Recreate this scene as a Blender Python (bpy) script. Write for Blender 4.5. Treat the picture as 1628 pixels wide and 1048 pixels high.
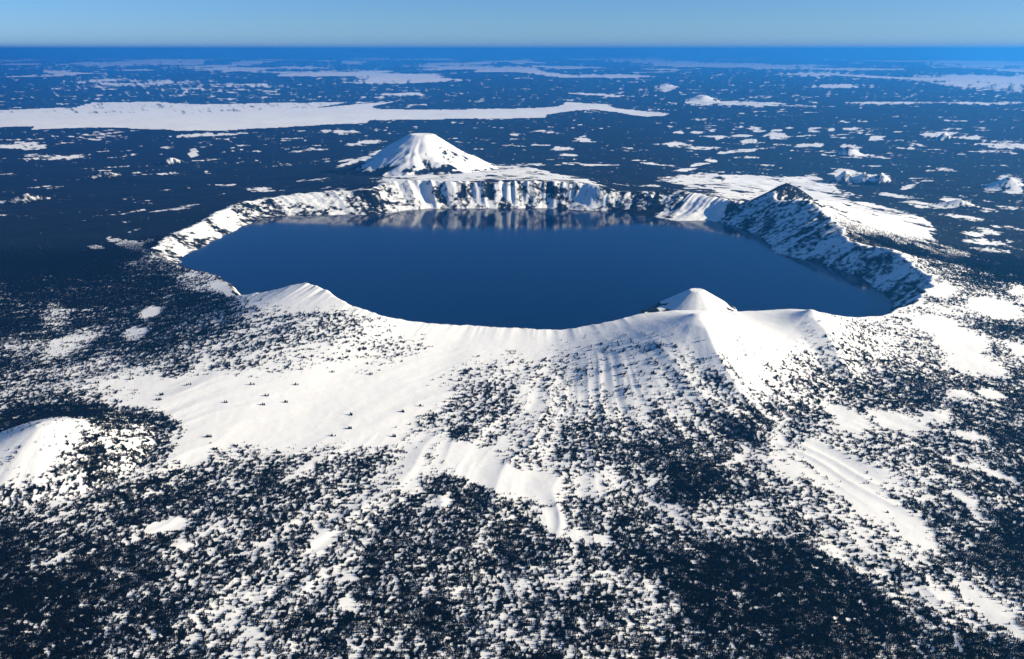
import bpy, math
import numpy as np

for o in list(bpy.data.objects):
    bpy.data.objects.remove(o, do_unlink=True)
scene = bpy.context.scene
col = scene.collection

# ------------------------------------------------------------------ camera
cam_d = bpy.data.cameras.new('camera')
cam = bpy.data.objects.new('camera', cam_d); col.objects.link(cam)
cam.location = (0, 0, 3060)
cam.rotation_euler = (math.radians(90 - 17.55), 0, 0)
cam_d.sensor_width = 36; cam_d.lens = 36 * 1410 / 1628
cam_d.clip_start = 5; cam_d.clip_end = 2500000
scene.camera = cam

# ------------------------------------------------------------------ sky, sun, exposure
SUN_AZ = math.radians(96)      # clockwise from the viewing direction: right and a little behind
SUN_EL = math.radians(22)
world = bpy.data.worlds.new('World'); scene.world = world; world.use_nodes = True
wn = world.node_tree.nodes; wl = world.node_tree.links
wn.clear()
wo = wn.new('ShaderNodeOutputWorld'); bg = wn.new('ShaderNodeBackground'); sk = wn.new('ShaderNodeTexSky')
sk.sky_type = 'NISHITA'; sk.sun_disc = False
sk.sun_elevation = SUN_EL; sk.sun_rotation = SUN_AZ
sk.altitude = 1700; sk.air_density = 0.95; sk.dust_density = 0.1; sk.ozone_density = 10.0
bg.inputs['Strength'].default_value = 0.066
wl.new(sk.outputs[0], bg.inputs[0]); wl.new(bg.outputs[0], wo.inputs[0])

sun_d = bpy.data.lights.new('sun', 'SUN'); sun_d.energy = 5.0; sun_d.angle = math.radians(0.53); sun_d.color = (1.0, 0.91, 0.73)
sun = bpy.data.objects.new('sun', sun_d); col.objects.link(sun)
from mathutils import Vector
to_sun = Vector((math.sin(SUN_AZ) * math.cos(SUN_EL), math.cos(SUN_AZ) * math.cos(SUN_EL), math.sin(SUN_EL)))
sun.rotation_euler = to_sun.to_track_quat('Z', 'Y').to_euler()
sun.location = (9000, -2000, 6000)

vs = scene.view_settings
scene.display_settings.display_device = 'sRGB'
vs.view_transform = 'Standard'; vs.look = 'None'; vs.gamma = 1.0; vs.use_curve_mapping = False
vs.exposure = 0.9
scene.render.engine = 'CYCLES'
cy = scene.cycles
cy.max_bounces = 5; cy.diffuse_bounces = 2; cy.glossy_bounces = 2; cy.transmission_bounces = 2; cy.volume_bounces = 3
cy.use_denoising = True
cy.pixel_filter_type = 'BLACKMAN_HARRIS'; cy.filter_width = 1.5
# ------------------------------------------------------------------ the lie of the land
# metres; +Y is the viewing direction, z = 0 is the level of the lake
LAKE_C = (426.0, 12713.0)

def _hash(ix, iy, seed):
    h = (ix.astype(np.uint32) * np.uint32(374761393) + iy.astype(np.uint32) * np.uint32(668265263)
         + np.uint32((seed * 1442695041) & 0xffffffff))
    h = (h ^ (h >> np.uint32(13))) * np.uint32(1274126177)
    h = (h ^ (h >> np.uint32(16))) * np.uint32(2246822519)
    h ^= h >> np.uint32(15)
    return h.astype(np.float32) * np.float32(1.0 / 4294967296.0)

def vnoise(x, y, seed=0):
    xf = np.floor(x); yf = np.floor(y)
    ix = xf.astype(np.int64); iy = yf.astype(np.int64)
    fx = (x - xf).astype(np.float32); fy = (y - yf).astype(np.float32)
    fx = fx * fx * (3 - 2 * fx); fy = fy * fy * (3 - 2 * fy)
    a = _hash(ix, iy, seed); b = _hash(ix + 1, iy, seed)
    c = _hash(ix, iy + 1, seed); d = _hash(ix + 1, iy + 1, seed)
    return a + (b - a) * fx + (c - a) * fy + (a - b - c + d) * fx * fy

def fbm(x, y, octs, seed=0, gain=0.5):
    s = 0.0; amp = 1.0; tot = 0.0
    for o in range(octs):
        s = s + amp * vnoise(x * 2.03 ** o + 17.3 * o, y * 2.03 ** o - 9.1 * o, seed + o * 7)
        tot += amp; amp *= gain
    return s / tot

def ridged(x, y, octs, seed=0):
    s = 0.0; amp = 1.0; tot = 0.0
    for o in range(octs):
        n = vnoise(x * 2.1 ** o + 3.7 * o, y * 2.1 ** o + 5.9 * o, seed + o * 11)
        s = s + amp * (1 - np.abs(2 * n - 1)); tot += amp; amp *= 0.5
    return s / tot

def sstep(a, b, x):
    t = np.clip((x - a) / (b - a), 0, 1)
    return t * t * (3 - 2 * t)

# shoreline: bearing round the lake, radius
SHORE = [(2.7, 4187), (11.6, 3932), (14.7, 3831), (30.5, 4432), (42.3, 4865), (49.5, 4961), (54.8, 4541), (61.3, 4674), (70.4, 4936), (78.9, 4957), (87.2, 5090), (101.2, 5108), (110.6, 5432), (117.4, 5478), (121.3, 5359), (126.3, 5422), (133.7, 5950), (139.1, 6473), (142.6, 6430), (150.7, 6092), (159.8, 5749), (166.2, 5617), (173.2, 5596), (179.0, 5325), (186.1, 4864), (190.7, 4552), (196.2, 4294), (205.7, 4174), (215.7, 4228), (219.1, 4093), (223.0, 3920), (226.5, 3660), (228.4, 3548), (233.3, 3604), (237.5, 3722), (240.5, 3776), (243.7, 3802), (247.0, 3736), (248.9, 3728), (256.2, 3592), (265.2, 3582), (271.1, 3635), (279.6, 3670), (282.7, 3624), (299.2, 3852), (305.3, 4140), (313.3, 4459), (319.7, 4713), (323.2, 4722), (328.5, 4843), (337.7, 4771), (346.7, 4581), (354.2, 4506), (357.0, 4391)]
# crest of the rim: bearing, radius, height above the lake
RIM = [(1.7, 4632, 310), (6.6, 4673, 340), (12.3, 4828, 430), (21.1, 5044, 500), (28.9, 5367, 560), (39.6, 5525, 420), (39.7, 6140, 590), (43.2, 5513, 320), (46.8, 5487, 330), (54.8, 5729, 330), (60.6, 5837, 380), (65.1, 5605, 330), (71.3, 5417, 310), (74.6, 5331, 410), (79.6, 5514, 470), (89.6, 5463, 490), (101.6, 5538, 470), (109.1, 5780, 490), (114.3, 6195, 490), (118.8, 6350, 450), (122.8, 6027, 370), (128.6, 6528, 340), (131.8, 6800, 320), (136.5, 7079, 250), (141.7, 7203, 230), (146.7, 6924, 220), (155.4, 6331, 200), (162.1, 6169, 190), (166.1, 6137, 190), (175.8, 5906, 120), (179.0, 5555, 120), (186.1, 5094, 140), (190.7, 4782, 170), (196.2, 4524, 200), (205.7, 4404, 240), (215.7, 4503, 290), (219.1, 4435, 360), (223.0, 4338, 440), (226.5, 4163, 530), (228.4, 4090, 570), (233.3, 4108, 530), (237.5, 4178, 480), (240.5, 4184, 430), (243.7, 4173, 390), (247.0, 4050, 330), (248.9, 4023, 310), (256.2, 3848, 270), (265.2, 3829, 260), (271.1, 3882, 260), (279.6, 3955, 300), (282.7, 3937, 330), (299.2, 4166, 330), (305.3, 4453, 330), (313.3, 4706, 260), (319.7, 4943, 220), (323.2, 4952, 220), (328.5, 5073, 220), (335.0, 5183, 250), (339.3, 5218, 280), (346.2, 5084, 300), (355.7, 5034, 320), (359.0, 4931, 320)]
_TH = np.arange(0, 360, 0.25)
def _table(pts, col, smooth):
    a = np.array(sorted(pts), float)
    v = np.interp(_TH, a[:, 0], a[:, col], period=360)
    k = np.exp(-0.5 * (np.arange(-24, 25) * 0.25 / smooth) ** 2); k /= k.sum()
    return np.convolve(np.concatenate([v[-24:], v, v[:24]]), k, 'valid')
_RS = _table(SHORE, 1, 1.0); _RR = _table(RIM, 1, 1.1); _HR = _table(RIM, 2, 1.0)
def _look(t, th):
    return np.interp(th, _TH, t, period=360)

# single summits: x, y, top height, foot radius, flat-top radius, sharpness, seed
SUMMITS = [(-2406, 24371, 880, 2150, 320, 1.2, 101), (1829, 8354, 580, 1500, 40, 1.55, 102), (3068, 8726, 510, 950, 20, 1.6, 103), (5209, 16863, 640, 680, 0, 0.95, 104), (-3680, 6424, 245, 800, 60, 0.9, 105), (2279, 10568, 230, 580, 90, 1.05, 106), (14377, 69353, -250, 1700, 300, 1.4, 107), (12564, 33575, -380, 620, 40, 1.3, 108), (-10945, 20060, -60, 700, 60, 1.3, 109), (-11267, 24659, -150, 800, 60, 1.3, 110), (-10944, 28815, -250, 600, 30, 1.3, 111), (15596, 92704, -260, 1700, 100, 1.3, 112), (9266, 24792, -150, 480, 30, 1.2, 113), (9683, 24549, -170, 420, 30, 1.2, 114), (10084, 24343, -160, 480, 30, 1.2, 115), (10019, 19823, -150, 560, 20, 1.2, 116), (13287, 23813, -190, 700, 30, 1.2, 117), (18810, 39279, -400, 520, 60, 1.3, 118)]
# spurs that run down from summits: points (x, y, height), half width, height counted from the slope (1) or the lake (0)
SPURS = [([(1816, 8226, 10), (1852, 8078, 40), (1894, 7749, 45), (2000, 7382, 35), (2102, 7039, 0)], 240, 1), ([(3040, 8601, 10), (3106, 8389, 50), (3165, 7944, 45), (3319, 7540, 0)], 220, 1), ([(1858, 10444, 40), (1646, 10413, 25)], 260, 0), ([(2555, 10290, 45), (3060, 10051, 22)], 300, 0)]

def caldera_polar(x, y):
    dx = x - LAKE_C[0]; dy = y - LAKE_C[1]
    th = np.degrees(np.arctan2(dy, dx)) % 360
    r = np.hypot(dx, dy)
    # wobble so the shore and crest are not perfectly smooth
    rs = _look(_RS, th) + 130 * (fbm(th * 0.55, th * 0 + 2.0, 3, 41) - 0.5)
    calm = np.where((th > 175) & (th < 330), 0.3, 1.0)
    rr = _look(_RR, th) + 150 * calm * (fbm(th * 0.9, th * 0 + 8.0, 3, 42) - 0.5)
    hr = _look(_HR, th) * (1 + 0.16 * calm * (fbm(th * 1.3, th * 0 + 4.0, 3, 43) - 0.5))
    return th, r, rs, np.maximum(rr, rs + 150), hr, _look(_HR, th)

def region(x, y):
    z = -150 - 190 * sstep(14000, 24000, y) - 190 * sstep(22000, 32000, y)
    z = z - 170 * sstep(3500, 9000, x) * sstep(5000, 12000, y)
    z = z + 30 * (fbm(x / 2600, y / 2600, 3, 5) - 0.5) * 2
    z = z + (70 * (ridged(x / 2300 + 5, y / 2300, 4, 12) - 0.55) + 60 * (fbm(x / 1500, y / 1500, 3, 13) - 0.5)) * sstep(15000, 20000, y + 0.7 * np.abs(x)) * (1 - 0.85 * sstep(29000, 34000, y))
    far = sstep(36000, 70000, y)
    z = z + far * 300 * np.clip(fbm(x / 15000, y / 15000, 4, 6) - 0.45, 0, 1) * 2
    z = z + sstep(110000, 240000, y) * 1800 * np.clip(fbm(x / 42000 + 3.1, y / 42000, 4, 8) - 0.45, 0, 1)
    # a long high range on the horizon, highest a little left of the middle
    crest = 2550 + 900 * np.exp(-((x + 30000) / 95000.0) ** 2) + 900 * (fbm(x / 30000, y * 0 + 1.5, 4, 9) - 0.5)
    z = z + np.exp(-((y - 480000 - 9000 * np.sin(x / 61000)) / 18000.0) ** 2) * crest
    return z

def height(x, y, detail=True):
    x = np.asarray(x, float); y = np.asarray(y, float)
    th, r, rs, rr, hr, hs = caldera_polar(x, y)
    zr = region(x, y)
    # inner wall: talus foot, cliff band above
    t = np.clip((r - rs) / (rr - rs), 0, 1)
    shade = np.where((th > 325) | (th < 46), 1.0, 0.0)
    prof = (0.62 + 0.3 * shade) * t + (0.38 - 0.3 * shade) * sstep(0.25, 0.95, t)
    inner = hr * prof
    # ribs and gullies running down the wall
    arc = th * 75.0
    rib = ridged(arc / 330 + 0.8 * fbm(x / 500, y / 500, 2, 22), t * 0.9 + 3, 4, 21) - 0.55
    w = np.clip(4 * t * (1 - t), 0, 1) * (r < rr) * (r > rs)
    inner = inner + w * rib * (0.20 - 0.10 * shade) * hr
    bed = -45 * sstep(0, 260, rs - r)
    inner = np.where(r < rs, bed, inner)
    d = np.maximum(r - rr, 0)
    # beyond the crest the ground forgets the crest's small wobbles
    d = d + (rr - np.maximum(_look(_RR, th), rs + 150)) * sstep(0, 500, d)
    near = 0.5 - 0.5 * np.sin(np.radians(th))
    L = 1900 + 150 * near + 4200 * np.exp(-((th - 97) / 26.0) ** 2) + 1500 * np.exp(-((th - 42) / 22.0) ** 2)
    fall = np.exp(-d / L)
    outer = zr + (hs - zr) * fall + (hr - hs) * np.exp(-d / 110)
    # drainage: low ridges that radiate away from the rim
    cx, cy = x - 800, y - 9500
    ang = np.degrees(np.arctan2(cy, cx)); rad = np.hypot(cx, cy)
    g = ridged(ang / 7.5 + 2.2 * fbm(x / 1500, y / 1500, 3, 30), rad / 2100 + 1.2 * fbm(x / 1300, y / 1300, 2, 33), 3, 31) - 0.55
    open_snow = np.exp(-(((x + 1700) / 1900) ** 2 + ((y - 7700) / 1500) ** 2))
    outer = outer + g * 36 * (1 - 0.9 * open_snow) * sstep(150, 1500, d) * (1 - 0.6 * sstep(5000, 9000, d)) * (1 - sstep(12000, 16000, d))
    z = np.where(r < rr, inner, outer)
    for (sx, sy, top, rad_, flat, shp, seed) in SUMMITS:
        m = (np.abs(x - sx) < rad_ * 1.25) & (np.abs(y - sy) < rad_ * 1.25)
        if not m.any(): continue
        xx, yy = x[m] - sx, y[m] - sy
        dd = np.hypot(xx, yy); aa = np.degrees(np.arctan2(yy, xx)) % 360
        if seed == 101:   # the big mountain: broad uneven buttresses
            aa = aa + 26 * (fbm(xx / 900, yy / 900, 3, 140) - 0.5)
            dd = dd * (1 + 0.35 * (fbm(xx / 800 + 4, yy / 800, 3, 141) - 0.5))
        wob = 1 + (0.05 if seed in (105, 106) else 0.04 if seed in (102, 103) else 0.17) * (ridged(aa / 24, dd / rad_ * 0.7, 3, seed) - 0.55)
        e = np.clip((dd * wob - flat) / (rad_ - flat), 0, 1)
        k = (1 - e) ** shp
        z[m] = np.where(e < 1, z[m] + (np.maximum(top - z[m], 0)) * k, z[m])
    for pts, hw, rel in SPURS:
        best = None
        for (x0, y0, h0), (x1, y1, h1) in zip(pts[:-1], pts[1:]):
            lx, ly = x1 - x0, y1 - y0
            s = np.clip(((x - x0) * lx + (y - y0) * ly) / (lx * lx + ly * ly), 0, 1)
            dd = np.hypot(x - x0 - s * lx, y - y0 - s * ly)
            hh = h0 + s * (h1 - h0)
            k = np.clip(1 - dd / (hw * (1 + 0.5 * (fbm(x / 300, y / 300, 2, 77) - 0.5))), 0, 1)
            v = np.where(k > 0, (hh if rel else np.maximum(hh - z, 0)) * k ** 1.25, 0)
            best = v if best is None else np.maximum(best, v)
        z = z + best
    if detail:
        land = sstep(0, 120, r - rs)
        ch = sstep(1500, 3500, y)
        z = z + land * (10 * (fbm(x / 420, y / 420, 4, 51) - 0.5) + 26 * (fbm(x / 1100, y / 1100, 3, 52) - 0.5) * sstep(0, 2500, d) * (1 - 0.8 * open_snow)
                        + w * 34 * (fbm(x / 130, y / 130, 3, 53) - 0.5)) * (1 - 0.75 * np.exp(-d / 260) * (r >= rr))
    return z
COVER_X0, COVER_Y0, COVER_STEP = -7000, 2400, 64
COVER_ROWS = '''
999999999999999999999999999999999999999999999999999999999999999999999999999999999998877666666666665667788765557877666778888888888888888888888888888888888888888888888888888888888888888888888888888888888888888888888888888
999999999999999999999999999999999999999999999999999999999999999999999999999999999998876666666666655667788765557877666678888888888888888888888888888888888888888888888888888888888888888888888888888888888888888888888888888
999999999999999999999999999999999999999999999999999999999999999999999999999999999988776666666666655667788765557877666677888888888888888888888888888888888888888888888888888888888888888888888888888888888888888888888888888
999999999999999999999999999999999999999999999999999999999999999999999999999999999988776666666666655667788765557877666677888888888888888888888888888888888888888888888888888888888888888888888888888888888888888888888888888
999999999999999999999999999999999999999999999999999999999999999999999999999999999887766666666666655667788765557877666677888888888888888888888888888888888888888888888888888888888888888888888888888888888888888888888888888
999999999999999999999999999999999999999999999999999999999999999999999999999999999887766666666666656677887765557877666677888888888888888888888888888888888888888888888888888888888888888888888888888888888888888888888888888
999999999999999999999999999999999999999999999999999999999999999999999999999999998877666666666666556677887765557877666677888888888888888888888888888888888888888888888888888888888888888888888888888888888888888888888888888
999999999999999999999999999999999999999999999999999999999999999999999999999999998877666666666666556677887765557877666677888888888888888888888888888888888888888888888888888888888888888888888888888888888888888888888888888
999999999999999999999999999999999999999999999999999999999999999999999999999999988776666666666666556677887765557877666667788888888888888888888888888888888888888888888888888888888888888888888888888888888888888888888888888
999999999999999999999999999999999999999999999999999999999999999999999999999999988776666666666666556677887765557877766667788888888888888888888888888888888888888888888888888888888888888888888888888888888888888888888888888
999999999999999999999999999999999999999999999999999999999999999999999999999999887776666666666665556677887765557877766667788888888888888888888888888888888888888888888888888888888888888888888888888888888888888888888888888
999999999999999999999999999999999999999999999999999999999999999999999999999999887766666666666665566677887665557887766667788888888888888888888888888888888888888888888888888888888888888888888888888888888888888888888888888
999999999999999999999999999999999999999999999999999999999999999999999999999998887766666666666665566777887665557887766667788888888888888888888888888888888888888888888888888888888888888888888888888888888888888888888888888
999999999999999999999999999999999999999999999999999999999999999999999999999998877666666666666665566778887655557887766667778888888888888888888888888888888888888888888888888888888888888888888888888888888888888888888888888
999999999999999999999999999999999999999999999999999999999999999999999999999988877666666666666655566778887655557887766667778888888888888888888888888888888888888888888888888888888888888888888888888888888888888888888888888
999999999999999999999999999999999999999999999999999999999999999999999999999988776666666666666655566778877655557887766666778888888888888888888888888888888888888888888888888888888888888888888888888888888888888888888888888
999999999999999999999999999999999999999999999999999999999999999999999999999888776666666666666655666778877655557887766666778888888888888888888888888888888888888888888888888888888888888888888888888888888888888888888888888
999999999999999999999999999999999999999999999999999999999999999999999999999887776666666666666655666778877655557887766666778888888888888888888888888888888888888888888888888888888888888888888888888888888888888888888888888
999999999999999999999999999999999999999999999999999999999999999999999999998887766666666666666655667778877655557887766666778888888888888888888888888888888888888888888888888888888888888888888888888888888888888888888888888
999999999999999999999999999999999999999999999999999999999999999999999999998877766666666666666555667778877655557887766666777888888888888888888888888888888888888888888888888888888888888888888888888888888888888888888888888
999999999999999999999999999999999999999999999999999999999999999999999999988877666666666666666555667778877655557887766666777888888888888888888888888888888888888888888888888888888888888888888888888888888888888888888888888
999999999999999999999999999999999999999999999999999999999999999999999999988777666666666666666556667788877655557887766666777888888888888888888888888888888888888888888888888888888888888888888888888888888888888888888888888
999999999999999999999999999999999999999999999999999999999999999999999999888776666666666666666556667788877655557887776666677888888888888888888888888888888888888888888888888888888888888888888888888888888888888888888888888
999999999999999999999999999999999999999999999999999999999999999999999999887776666666666666665556667788877655557887776666677888888888888888888888888888888888888888888888888888888888888888888888888888888888888888888888888
999999999999999999999999999999999999999999999999999999999999999999999998887776666666666666665556677788877655557887776666677888888888888888888888888888888888888888888888888888888888888888888888888888888888888888888888888
999999999999999999999999999999999999999999999999999999999999999999999998877766666666666666665556677788877655557887776666677788888888888888888888888888888888888888888888888888888888888888888888888888888888888888888888888
999999999999999999999999999999999999999999999999999999999999999999999998887766666666666666665566677788877765556777777666677788888888888888888888888888888888888888888888888888888888888888888888888888888888888888888888888
999999999999999999999999999999999999999999999999999999999999999999999999887666666666666666665666677778888876556677777776777778888888888888888888888888888888888888888888888888888888888888888888888888888888888888888888888
999999999999999999999999999999999999999999999999999999999999999999999999987666666555555566666666677778888876555667888777777777888888899999998888888888888777777777777777777777777777777777777777777777777777777777777777777
999999999999999999999999999999999999999999999999999999999999999999999999987666665555555566666666677778888886555567888887777777788888899999999998888888887715777777777777777777777777777777777777777777777777777777777777777
999999999999999999999999999999999999999999999999999999999999999999999999987666665555555566666666777788888877666667877777677777788888999999999999887777777415667777777777777777777777777777777777777777777777777777777777777
999999999999999999999999999999999999999999999999999999999999999999999999987666655555555566667777777788888877666667777777666777888999999999999999987666666116666666666666666666666666666666666666666666666666666666666666666
999999999999999999999999999999999999999999999999999999999999999999999999987766655555555666677774887788888777777777778888766677889999999999999999986655553114555555666666665555666666666666566666666666666666666666666666666
999999999999999999999999999999999999999999999999999999999999999999999999887766655555555666677705887778887777777777788888766677899999999999999999976554312114555555555555555555555555555555555555555555555555555555555555555
999999999999999999999999999999999999999999999999999999999999999999999999887776655555555566666708887777777676666666788888756778999999999999999999976553113115666666655555566666555555555556665555555555555555555555555555555
999999999999999999999999999999999999999999999999999999999999999999999998887776655555555556666668887776666666666665678887656778999999999999999999865551113116666666666666666666666666666666666666666666666666666666666666666
999999999999999999999999999999999999999999999999999999999999999999999988888876555555555555556668887776556666555555567776556789999999999999999999865521142126677777776667777777766666666677776666777666666666666666666666666
999999999999999999999999999999999999999999999999999999999999999999999888888876555555555555556118877776556666555555445555567789999999999999999999765522443156677777777777777777777777777777777777777777777777777777777777777
999999999999999999999999999999999999999999999999999999999999999599888888888876555555555455556114777776666666667765555666667889999999999999999998755545555566677777777777777777777777777777777777777777777777777777777777777
999999999999999999999999999999999999999999999999999999999999998288888888888776666666666155556635777776666666677776656667778899999999999999999998655555566667777777777777888777777777777887777777777777777777777777777777777
999999999999999999999999999999999999999999999999999999999999888417888888888776666666663655556667777776666666788887666677888999999999999999999985644455567777778888888888888888888888888888888888888888888888888888888888888
999999999999999999999999999999999999999999999999999999999998888717888888888766666662625655356667777776666667788887666778899999999999999999999964544345567888888888888888888888888888888888888888888888888888888888888888888
999999999999999999999999999999999999999999999999999999999988887777778888887766666665666553156667777777666677888887656667788888888899999999999742441344456588888888888888888888888888888888888888888888888888888888888888888
999999999999999999999999999999999999999999999999888888888888777777777788887006666666165551156666777777777777888887655666778887777788899999987524441433442167788888888888888888888888888888888888888888888888888888888888888
999999999999999888888888888888888888888888888888888888888887777777677778887266666666555551156666677777777777888887655311477777766677888888776554441333331147777889999999999999999999999999999999999999999999999999999999998
888888888888888888888888888888888888888888888888888888888877777766677777877666666666555541156666677777777778888887511111666666665566666566665555442333321136777889999999999999999999999999999999999999999999999999999999999
888888888888888888888888888888888888888888888888888888887777777766677750004666666666555542366666667777777777888887111145566666655555654445565554444333321126677788999999999999999999999999999999999999999999999999999999999
888888888888888888888888888888888888888888888888888888877777777666777760000666666666555545556655667777777777888885004555566665555555554444555554443333311126777778899999999999999999999999999999999999999999999999999999999
888888888888888888888888888888888888888888877777777777777666666777777775102666666666655555555555666777777777777772004555566655555555554444455554433333211126777777899999999999999999999999999999999999999999999999999999999
888888888888888877777777777777777777777777777777666667776666667777777666667766666666665555555555566677777777777771004455566655555555544434444444433222111136777764788888888888888888888888888888888888888888888889888889999
777777777777777777777777777777777777777777777755666666666666667777776656677766666666665555555544566677777777777661024455566655445555444333444444432221011146787760788888888888888888888888888888888888888888888888888888888
777777777777777777777777777777777777777776776434555566666666667777776656677766666666665555555444556662577777776663244445556655456776554444444444433210011156778770678888888888888888888888888888888888888888888888888888888
777777777777777777766666666666666666655555553222333345666666677777776666777666666666666555555444455660067776666554444444555655568998865544444445543310011145677760677888888888888888888888888888888888888888888888888888888
666666666666666665555555555555555554444444432111111123466666677777776667777666666666666555554444444562367776543221124444455555689999986655555555544300011245567740677788888888888888888888888888888888888888888888888888888
555555555555544444444444444444433333333333221111111111346666677777776677777666656667666655554434432567777775211000013333345555689999998765555555554300011234556740777777777777777778888888888878888888888888888888888888888
333333333443333333333333333322222222222211111111111111135666687777777777776666556667766655554433320577777761000000012333344555799999999876655555651200011234456653777777777777777777777777777777777777777777777777777777777
222222222222222222222221111111111111111000111111111111124666997777777777776665556673766665544333312677777610000000013322334556589999999876665555511110111123445666777777777777777777777777777777777777777777777777777777777
111111111111111111111100000000000000000000111111111111113666987777777766666655556660466655554433302677774000000000023333344552169999999876655542311210012223445566677777727777777777777777777777777777777777777777777777777
000000000000000000000000000000000000000000111111111111113568977666676666555555556663055555554433300355430000000000233333345566689999999876555420111310013233445566667777027777777777777777777777777777777777777777777777777
000000000000000000000000000000000000000000111111111111113568976666666555555555555666025555554443300133310000001112334444445566778999998776554310111200013334445556666770077777777777777777777777777777777777777777777777777
000000000000000000000000000000000000000000111111111111113568866566665543445555555555005556555443300133100000013333334444455566778889987766554220112100013444445556666630477777777777777777777777777777777777777777777777777
000000000000000000000000000000000000000000111111111111113569665566655100244555555555504556655543300222000000123333444445555667788888877603544312222100014444555556660302777777777777777777777777777777777777777777777777777
000000000000000000000000000000000000000000111111111111113666665566651000144455555554411566655543300221000000123344444566666667788877776660244312221000024455555556660656677777777777777777777777777777777777777777777777777
000000000000000000000000000000000000000001111111111111113566665666630000233344444443331445544433210210000001223344444666666666778777766664034411222000034455555556643666677777777777777777777777777777777777777777777777777
000000000000000000000000000000000000111111111111111111113456653666520000222233333332223333333332211210000012223344455666666666777777666666514421332100244455555556666666677777777777777777777777777777777777777777777777777
000000000000000000000000001111111111111112221111111111112566651666520001111222222222122222222222111210000122223344555666666666677777666666555441233101344455555566666666777788887778777777777777777777777777777777777777777
100000000001111111111111111111111111111122222111111111124666666676431111001111111111111111111111112111112332223344556666666655667776666666655541144223445555555666666666777788888888888888888888877777777777777777777777777
111111111111111111111111111111111222222222333211111111246776666665321100000000000000000000000011111111466433223344556666666555667766666666777552144444455555555666666667743588888888888888888888888888888888888877777777777
111111111111111111111122222222222222222223344433211123567777666654311000000000000000000000000011112223777633223334456665555555566666555666888755124444445555555566666666000278888888888888888888888888888888888888888888888
222222222222222222222222222222222233333333345666554567877777666667630000000000000000000000000011112234777633233334455665555544556655555567888865115554445300444553235663001677777777777777778888888888888888888888888888888
222222222222222222222233333333333333333333445788988899876677888888500000000000000000000000000011122333677533333333445556655444455655444556888875415555554100144310003656666677777767777777777777777888888888888888888888888
222333333333333333333333333333333444444444456889999999876678888887100000000000000000000000000011122344444433333323345556665443445554434456788876512555555300023100002655666666666666666666667777777777777777778888888888888
333333333333333444444444444444444444444456667899999999976788888861000000000000000000000000000011123344444443333222345555665443344544433455677766541555555400022000002224566666665566566666666666666777777777777777777777777
333334444444444444444444444455555555555689988899999999976888888411000000000000000000000000000011123344444443432222334555554433334444333445555555552555555300022000003111256666655555555555556666666666666666677777777777777
444444444444444445555555555555555555555899999999999999977888862110000000000000000000000000000001122333444445663212234444554332233443333344455555554555555200043100026411116666665555555555555555555666666666666666666666666
444444444455555555555555555555555555555899999999999999877875221100000000000000000000000000000000112233344446665211233444444322223333333334444444455555555200255322366641113666666666666666555555555555555555555666666666666
555555555555555555555555555555555555555799999999999998765421111000000000000000000000000000000000111223344456665111123444343321122333333333443333445555555312555555666766323666666666666666666666555555555555555555555555555
555555555555555555555555555555555555555678999999998764321110000000000000000000000000000000000000011122344446664110123333333221122233333333333332344555555556666666667776666666666666666666666666666666666655555555555555555
555555555555555555555555555555555555555555566777654432211100000000000000000000000000000000000000001112344444542110122333332222222222333333333222234455555556666666667777666666666777777766666666666666666666666666666655555
555555555555555555555555555555555555555555555665544332111100000000000000000000000000000000000000001122344443332211122333222222222222233333332221123445555556666666667777766664466677777777777766666666666666666666666666666
555555555555555555555555555555555555555555555554443322111000000000000000000000000000000000000000011122344444332211122222222222222222223333322211122344555555666666666777776650026413777777777777777777776666666666666666666
555555555555555555555555555555555555555555555544433221111000000000000000000000000000000000000000011122344444433221222222211122222222222222222211112334455555666666666777777760006000277777777777777777777777777777766666666
555555555555555555555555555555555555555555554443332221110000000000000000000000000000000000000000011122344444433222222222111122222222222222222111012234445555666666666777777775127200067777777777777777777777777777777777777
555555555555555555555555555555556666555555444333322211110000000000010000000000000000000000000000011122344444443322222222111222222222222222222111001233444555566666666677777777777710266677777777777777777777777777777777777
555555555555555555555555555666666666555554443332222111111111111111111111111111000000000000000000011122334444433322222222222222222222222221111111001223344455556666666677777777777777666666666677667777777777777777777777777
555555555555555555566666666666666666555544433332222222111156521222222221111111110000000011100000001112233333333322222222222222222222222111111111101123334445555666666667777666777777766666666666666666667777777777777777777
555555556666666666666666666666666666555544333333332222222477752222322222222111111111111111110000000112233333333222222222222222222222221111111111111112333444555556666666676666666677766666666666666666666666666666777777777
666666666666666666666666666666666666555544333333333332222577773333333332222221111111111111111000000111222223332222222222222222222222221111111111111111223344445555666666666666566666666666666666666666666666666666666666677
666666666666666666666666666666666666655544444443333333333577764444443333322222111111111112111000000011122222222222222222222222222222111100000111111111122333444455566666666655555555566666666666666666666666666666666666666
666666666666666666666666666667776666655544444444443333444467654444444333333222221111111222211000000001111222222222222222222222222221111000000001111111111223333444555666666655545555433224566666666666666666666666666666666
666666666666666666666666777777777666555544444444444444444445444444444333333332222222222222211100000000111112222222222222222222222111100000000000011110001122233344445556666655444442100001355666666666666666666666666666666
666666666666666667777777777777777666555555555554444445555554444444444433333333222222222333221111000000111111111111122222222222221111000000000000000100000112222333444455566655443320000000355555566666666666666666666666666
666666666667777777777777777777777666555555555555555555555555444444444444445433333333333333322211100000011111111111111112222222111110000000000000000000000111222233334445555655443200000000255555555555555666666666666666666
677777777777777777777777777777777666655555555555555566665555544444444444455553333334443333332221100000000111111111111111222221111100000000000000000000000011112223333344455555544200000000355555555555555555666666666666666
777777777777777777777777788888777666655555555555666666666555544444444444445555333444444444333222110000000000111000111111111111110000000000000000000000000011111222333333445555544310000001355555555555555555555555666666666
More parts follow.
